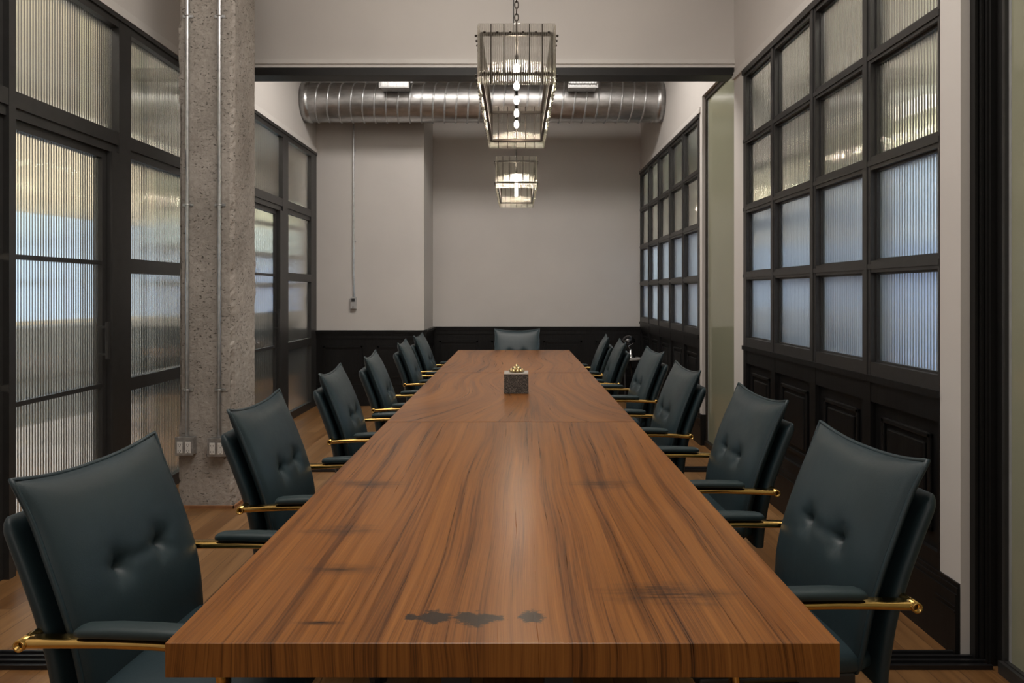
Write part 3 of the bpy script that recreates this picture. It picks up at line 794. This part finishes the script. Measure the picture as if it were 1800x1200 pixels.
# ------------------------------------------------------------------ conference table
TX0, TX1, TY0, TY1, TZ, TT = -0.624, 0.576, 1.213, 7.40, 0.75, 0.061
def table():
    t = thing('conference_table', 'long walnut conference table of three joined tops down the room', 'table', ((TX0+TX1)/2, (TY0+TY1)/2, 0))
    cx, cy = (TX0+TX1)/2, (TY0+TY1)/2
    def L(px, py):                       # a mark on the top, from its place on the wood
        Y = 1200*0.623/(py-514); return ((px-907)*Y/1200 - cx, Y - cy)
    knots = []
    for (px, py, rx, ry) in ((650, 850, 0.15, 0.03), (600, 930, 0.12, 0.03), (590, 1000, 0.10, 0.02), (1175, 1045, 0.15, 0.035), (1060, 850, 0.12, 0.04), (560, 1095, 0.05, 0.006)):
        knots.append((*L(px, py), rx, ry*1.9))
    blots = []
    for (px, py, rx, ry) in ((765, 1085, 0.035, 0.013), (722, 1084, 0.012, 0.007), (830, 1088, 0.040, 0.015), (865, 1085, 0.03, 0.006), (937, 1083, 0.022, 0.014)):
        blots.append((*L(px, py), rx*1.1, ry*2.0))
    mats = [walnut('walnut_near', 1.0, False, knots=knots, blots=blots), walnut('walnut_figured', 2.3, 'flare'), walnut('walnut_far', 4.1, True)]
    ys = [TY0, 3.293, 5.305, TY1]
    for i in range(3):
        MB().box(TX0, TX1, ys[i] + (0.005 if i else 0), ys[i+1] - (0.005 if i < 2 else 0), TZ-TT, TZ, 0.0014).build('tabletop', mats[i], t)
    for y in (1.95, 3.35, 5.25, 6.75):
        f = MB()
        for x in (-0.17, 0.12): f.box(x-0.04, x+0.04, y-0.03, y+0.03, 0.02, TZ-TT)
        f.box(-0.24, 0.19, y-0.04, y+0.04, 0.0, 0.025); f.box(-0.33, 0.28, y-0.04, y+0.04, TZ-TT-0.02, TZ-TT-0.0005)
        f.build('leg', M['steel'], t)
table()

# stone box and its brass ornament
def stonebox():
    Y = 1200*0.623/(692-514); s = Y/1200
    x0, x1 = (886-907)*s, (929-907)*s; d = 0.16; z1 = TZ + 0.125
    t = thing('stone_box', 'dark carved stone box with a pale lid on the middle of the table', 'box', ((x0+x1)/2, Y+d/2, TZ))
    MB().box(x0, x1, Y, Y+d, TZ, z1-0.006, 0.003).build('body', M['stone'], t)
    MB().box(x0, x1, Y, Y+d, z1-0.006, z1, 0.002).build('lid', M['stonetop'], t)
    c = ((x0+x1)/2 + 0.002, Y+d/2, z1)
    o = thing('brass_ornament', 'small brass bud ornament sitting on the stone box', 'ornament', c)
    b = MB(); b.lathe([(0.0, 0), (0.022, 0.0), (0.028, 0.004), (0.02, 0.012), (0.004, 0.016)], c, 16)
    b.build('base', M['palebrass'], o)
    pet = MB()
    def bud(x, y, z, r, h):
        pet.lathe([(0.0005, 0), (r*0.8, h*0.12), (r, h*0.4), (r*0.75, h*0.72), (r*0.3, h*0.94), (0.0005, h)], (x, y, z), 10)
    bud(c[0], c[1], c[2]+0.014, 0.014, 0.038)
    for k in range(5): bud(c[0]+0.018*math.cos(k*2*PI/5+0.3), c[1]+0.018*math.sin(k*2*PI/5+0.3), c[2]+0.006, 0.0135, 0.031)
    for k in range(9): bud(c[0]+0.036*math.cos(k*2*PI/9), c[1]+0.036*math.sin(k*2*PI/9), c[2], 0.0135, 0.023)
    pet.build('petal', M['palebrass'], o)
stonebox()

# ------------------------------------------------------------------ armchairs
SPX = [(0.36, -0.200), (0.44, -0.203), (0.51, -0.211), (0.58, -0.222), (0.66, -0.243), (0.76, -0.278), (0.86, -0.318), (0.96, -0.362), (1.06, -0.405)]
def spx(z): return spline(SPX, z)
def spn(z):
    d = (spx(z+0.01) - spx(z-0.01))/0.02; L = math.hypot(1, d); return (1/L, -d/L)     # forward normal (x, z)
HW = [(0.0, 0.232), (0.3, 0.243), (0.6, 0.247), (0.85, 0.246), (1.0, 0.255)]
def make_chair(label):
    t = thing('boardroom_armchair', label, 'chair', (0, 0, 0), 'teal leather armchairs around the table')
    NU, NV = 48, 60; zb = 0.43
    def edge(u, v):
        zt = 0.936 + 0.026*abs(u)**2.4
        z = zb + (zt-zb)*v
        y = spline(HW, v)*u
        if v < 0.12: y *= 1 - 0.06*(1 - v/0.12)**2
        return spx(z) + 0.012*abs(u)**3, y, z
    btn = [(-0.33, 0.53), (0.33, 0.53)]
    def front(u, v):
        x, y, z = edge(u, v)
        e = (1-abs(u)**3.2)*(1-abs(2*v-1)**4.5)
        bl = 0.044*max(0, e)**0.55
        for (a, c) in btn:
            du, dv = (u-a)*0.245, (v-c)*0.5
            r2 = (du*du + dv*dv)
            bl -= 0.018*math.exp(-r2/(0.011**2)) + 0.016*math.exp(-r2/(0.034**2))
            ang = math.atan2(dv, du)
            bl += 0.0035*math.cos(5*ang+0.8)*math.exp(-r2/(0.035**2))*min(1, r2/(0.012**2))
        bl -= 0.004*math.exp(-((v-0.53)*0.5/0.014)**2)*math.exp(-(u/0.30)**4)
        nx, nz = spn(z)
        return (x + nx*bl, y, z + nz*bl)
    def rear(u, v):
        x, y, z = edge(u, v)
        e = max(0, (1-abs(u)**6)*(1-abs(2*v-1)**8))
        nx, nz = spn(z)
        return (x - nx*0.034*e**0.5, y, z - nz*0.034*e**0.5)
    b = MB()
    for fn, fl in ((front, False), (rear, True)):
        vs = [fn(-1+2*i/NU, j/NV) for j in range(NV+1) for i in range(NU+1)]
        fs = []
        for j in range(NV):
            for i in range(NU):
                a = j*(NU+1)+i; q = (a, a+1, a+NU+2, a+NU+1); fs.append(q if fl else q[::-1])
        b.add(vs, fs, True)
    back = b.build('backrest', M['leather'], t, fix=False)
    per = [edge(-1+2*i/28, 1) for i in range(29)] + [edge(1, 1-j/30) for j in range(1, 31)] + [edge(1-2*i/20, 0) for i in range(1, 21)] + [edge(-1, j/30) for j in range(1, 30)]
    MB().tube(per, 0.0062, 8, closed=True).build('piping', M['leather'], back)
    for (a, c) in btn:
        x, y, z = front(a, c)
        MB().lathe([(0.0005, -0.003), (0.006, -0.002), (0.007, 0.0), (0.005, 0.003), (0.0005, 0.004)], (x-0.001, y, z), 12, 'x').build('button', M['leather'], back)
    # outer shell
    rs = []; NS = 40
    def sec(zc, wid, th, offs):
        nx, nz = spn(zc); cx = spx(zc) - nx*offs; ring = []
        for j in range(NS):
            a = 2*PI*j/NS; ca, sa = math.cos(a), math.sin(a)
            y = wid*math.copysign(abs(ca)**0.35, ca); n = th*math.copysign(abs(sa)**0.7, sa)
            n += -0.0 + 0.020*(abs(y)/0.25)**4
            ring.append((cx + nx*n, y, zc - offs*nz + nz*n))
        return ring
    zs = [0.40, 0.405, 0.42] + [0.45 + 0.02*i for i in range(21)] + [0.86, 0.872, 0.882, 0.889, 0.893, 0.8945]
    for z in zs:
        k = 1.0
        if z > 0.855: k = math.sqrt(max(0.0, 1 - ((z-0.855)/0.0400)**2))
        wid = spline([(0.40, 0.235), (0.6, 0.250), (0.8, 0.256), (0.95, 0.256)], z) - 0.030*(1-k)
        rs.append(sec(z, wid, 0.026*max(0.12, k), 0.066))
    MB().rings(rs).build('back_shell', M['leather'], t)
    # seat
    rs = []
    for (x, wid, z, th) in ((-0.235, 0.19, 0.455, 0.015), (-0.23, 0.215, 0.455, 0.032), (-0.20, 0.230, 0.455, 0.040), (-0.08, 0.240, 0.456, 0.043), (0.08, 0.245, 0.460, 0.045), (0.18, 0.243, 0.460, 0.044), (0.225, 0.236, 0.456, 0.038), (0.245, 0.222, 0.452, 0.026), (0.252, 0.20, 0.450, 0.012)):
        ring = []
        for j in range(NS):
            a = 2*PI*j/NS; ca, sa = math.cos(a), math.sin(a)
            ring.append((x, wid*math.copysign(abs(ca)**0.4, ca), z + th*math.copysign(abs(sa)**0.75, sa)))
        rs.append(ring)
    MB().rings(rs).build('seat', M['leather'], t)
    # seat pan under the cushion
    MB().box(-0.20, 0.20, -0.20, 0.20, 0.385, 0.418, 0.006).build('seat_pan', M['steel'], t)
    # arms
    secn = []
    for j in range(20):
        a = 2*PI*j/20; ca, sa = math.cos(a), math.sin(a)
        secn.append((0.020*math.copysign(abs(ca)**0.6, ca), 0.0105*math.copysign(abs(sa)**0.8, sa)))
    for s in (-1, 1):
        y = s*0.282
        path = [(-0.285, 0.626), (-0.20, 0.630), (-0.10, 0.634), (0.00, 0.635), (0.08, 0.633)]
        for k in range(1, 9):
            a = PI/2*k/8; path.append((0.08+0.07*math.sin(a), 0.563+0.07*math.cos(a)))
        path += [(0.150, 0.50), (0.145, 0.44)]
        for k in range(1, 7):
            a = PI/2*k/6; path.append((0.095+0.05*math.cos(a), 0.44-0.04*math.sin(a)))
        path += [(-0.05, 0.400)]
        arm = MB().sweep(path, secn, y)
        arm.box(-0.045, 0.09, min(y, s*0.19), max(y, s*0.19), 0.392, 0.408)
        a_ = arm.build('armrest', M['brass'], t)
        # open tube pivot at the rear end of the arm
        pv = MB(); N = 16; ri, ro = 0.0085, 0.0130
        y0, y1 = (y-s*0.042, y+s*0.024)
        rr = [[(-0.290+r*math.cos(2*PI*j/N), yy, 0.626+r*math.sin(2*PI*j/N)) for j in range(N)] for (r, yy) in ((ro, y0), (ro, y1), (ri, y1), (ri, y0))]
        pv.rings(rr, closed=True); pv.build('pivot_tube', M['brass'], a_)
        MB().tube([(-0.290, y-s*0.03, 0.626), (-0.290, y+s*0.014, 0.626)], ri+0.0005, 12).build('bore_shade', M['brass_dark'], a_)  # dark plug drawn in place of the tube's shaded hollow
        pad = MB(); pr = []
        for (x, wd, th, z) in [(q[0]*(0.86 if q[0] < 0 else 1), q[1], q[2]*0.9, q[3]-0.015) for q in ((-0.203, 0.010, 0.004, 0.668), (-0.198, 0.019, 0.009, 0.669), (-0.18, 0.024, 0.0125, 0.6705), (-0.10, 0.026, 0.0135, 0.6735), (0.0, 0.026, 0.0135, 0.6745), (0.07, 0.025, 0.013, 0.6735), (0.105, 0.022, 0.0125, 0.670), (0.125, 0.016, 0.009, 0.665), (0.132, 0.008, 0.004, 0.662))]:
            ring = []
            for j in range(20):
                a = 2*PI*j/20; ca, sa = math.cos(a), math.sin(a)
                ring.append((x, y + wd*math.copysign(abs(ca)**0.6, ca), z + th*math.copysign(abs(sa)**0.7, sa)))
            pr.append(ring)
        pad.rings(pr).build('arm_pad', M['leather_pad'], a_)
    # pedestal
    MB().lathe([(0.030, 0.09), (0.030, 0.25), (0.024, 0.26), (0.024, 0.37), (0.06, 0.375), (0.06, 0.385)], (0, 0, 0), 20).build('column', M['brass'], t)
    for k in range(5):
        a = 2*PI*k/5 + 0.3; c, s_ = math.cos(a), math.sin(a)
        rr = []
        for (r, wd, z0, z1) in ((0.0, 0.028, 0.075, 0.125), (0.10, 0.024, 0.070, 0.110), (0.29, 0.016, 0.062, 0.082), (0.31, 0.014, 0.062, 0.080)):
            rr.append([(r*c - q*s_, r*s_ + q*c, z) for (q, z) in ((-wd, z0), (wd, z0), (wd*0.7, z1), (-wd*0.7, z1))])
        lg = MB().rings(rr, smooth=False).build('leg', M['brass'], t)
        cs = MB()
        for off in (-0.014, 0.014):
            px, py = 0.295*c - off*s_, 0.295*s_ + off*c
            pts = []
            cs.rings([[(px - (h)*s_ + 0.027*math.cos(2*PI*j/16)*c, py + h*c + 0.027*math.cos(2*PI*j/16)*s_, 0.027 + 0.027*math.sin(2*PI*j/16)) for j in range(16)] for h in (-0.009, 0.009)])
        cs.box(0.295*c-0.006, 0.295*c+0.006, 0.295*s_-0.006, 0.295*s_+0.006, 0.027, 0.066)
        cs.build('caster', M['rubber'], lg)
    return t
ORD = ['first', 'second', 'third', 'fourth', 'fifth', 'sixth']
LEFT = [(-0.735, 1.72, 5), (-0.655, 2.64, 0), (-0.655, 3.72, -3), (-0.635, 4.64, -4), (-0.62, 5.82, -2), (-0.61, 6.70, 1)]
RIGHT = [(0.64, 1.90, 4), (0.67, 2.83, 2), (0.612, 3.83, 1), (0.66, 4.95, 2), (0.56, 5.85, -3), (0.515, 6.50, -5)]
proto = make_chair('chair'); note(proto)
spots = []
for i, (x, y, a) in enumerate(LEFT):
    lab = ('nearest teal leather armchair on the concrete column side of the table' if i == 0 else
           f'teal leather armchair, {ORD[i]} from the near table end on the concrete column side')
    spots.append((x, y, math.radians(-a), lab))
for i, (x, y, a) in enumerate(RIGHT):
    lab = ('nearest teal leather armchair on the gridded window side of the table' if i == 0 else
           f'teal leather armchair, {ORD[i]} from the near table end on the gridded window side')
    spots.append((x, y, PI + math.radians(a), lab))
spots.append((0.012, 7.40, -PI/2, 'teal leather armchair alone at the far head of the table, facing the camera'))
for i, (x, y, rz, lab) in enumerate(spots):
    o = proto if i == 0 else copy_tree(proto)
    o.location = (x, y, 0); o.rotation_euler = (0, 0, rz); o['label'] = lab

# ------------------------------------------------------------------ side table and lamp in the far corner
def corner():
    x, y, h = 1.37, 8.70, 0.545
    t = thing('side_table', 'small round stone topped side table in the far right corner', 'side table', (x, y, 0))
    MB().lathe([(0.001, h-0.02), (0.235, h-0.02), (0.24, h-0.015), (0.24, h-0.004), (0.236, h), (0.001, h)], (x, y, 0), 40).build('table_top', M['marble'], t)
    for k in range(3):
        a = 2*PI*k/3 + 0.5
        MB().tube([(x+0.10*math.cos(a), y+0.10*math.sin(a), h-0.02), (x+0.19*math.cos(a), y+0.19*math.sin(a), 0.0)], 0.010, 8).build('leg', M['steel'], t)
    l = thing('desk_lamp', 'black domed desk lamp with a chrome arm on the corner side table', 'lamp', (x+0.07, y-0.02, h))
    bx, by = x+0.09, y-0.02
    MB().lathe([(0.001, 0), (0.055, 0), (0.055, 0.008), (0.026, 0.05), (0.014, 0.10), (0.008, 0.11)], (bx, by, h), 24).build('base', M['chrome'], l)
    MB().tube([(bx, by, h+0.10), (bx-0.03, by, h+0.145), (bx+0.03, by, h+0.185), (bx+0.025, by, h+0.205)], 0.007, 8).build('arm', M['chrome'], l)
    sx, sz = bx-0.03, h+0.195
    prof = [(0.088*math.cos(a), 0.088*math.sin(a)) for a in [PI/2*k/10 for k in range(10)]] + [(0.003, 0.0885)]
    inn = [(0.082*math.cos(a), 0.082*math.sin(a)) for a in [PI/2*k/10 for k in range(10)]] + [(0.002, 0.0825)]
    o = MB().lathe(inn[::-1] + prof, (0, 0, 0), 28).build('lamp_shade', M['lampblack'])
    o.parent = l
    o.location = (sx-(x+0.07), by-(y-0.02), sz-h); o.rotation_euler = (0.10, -0.15, 0)
corner()
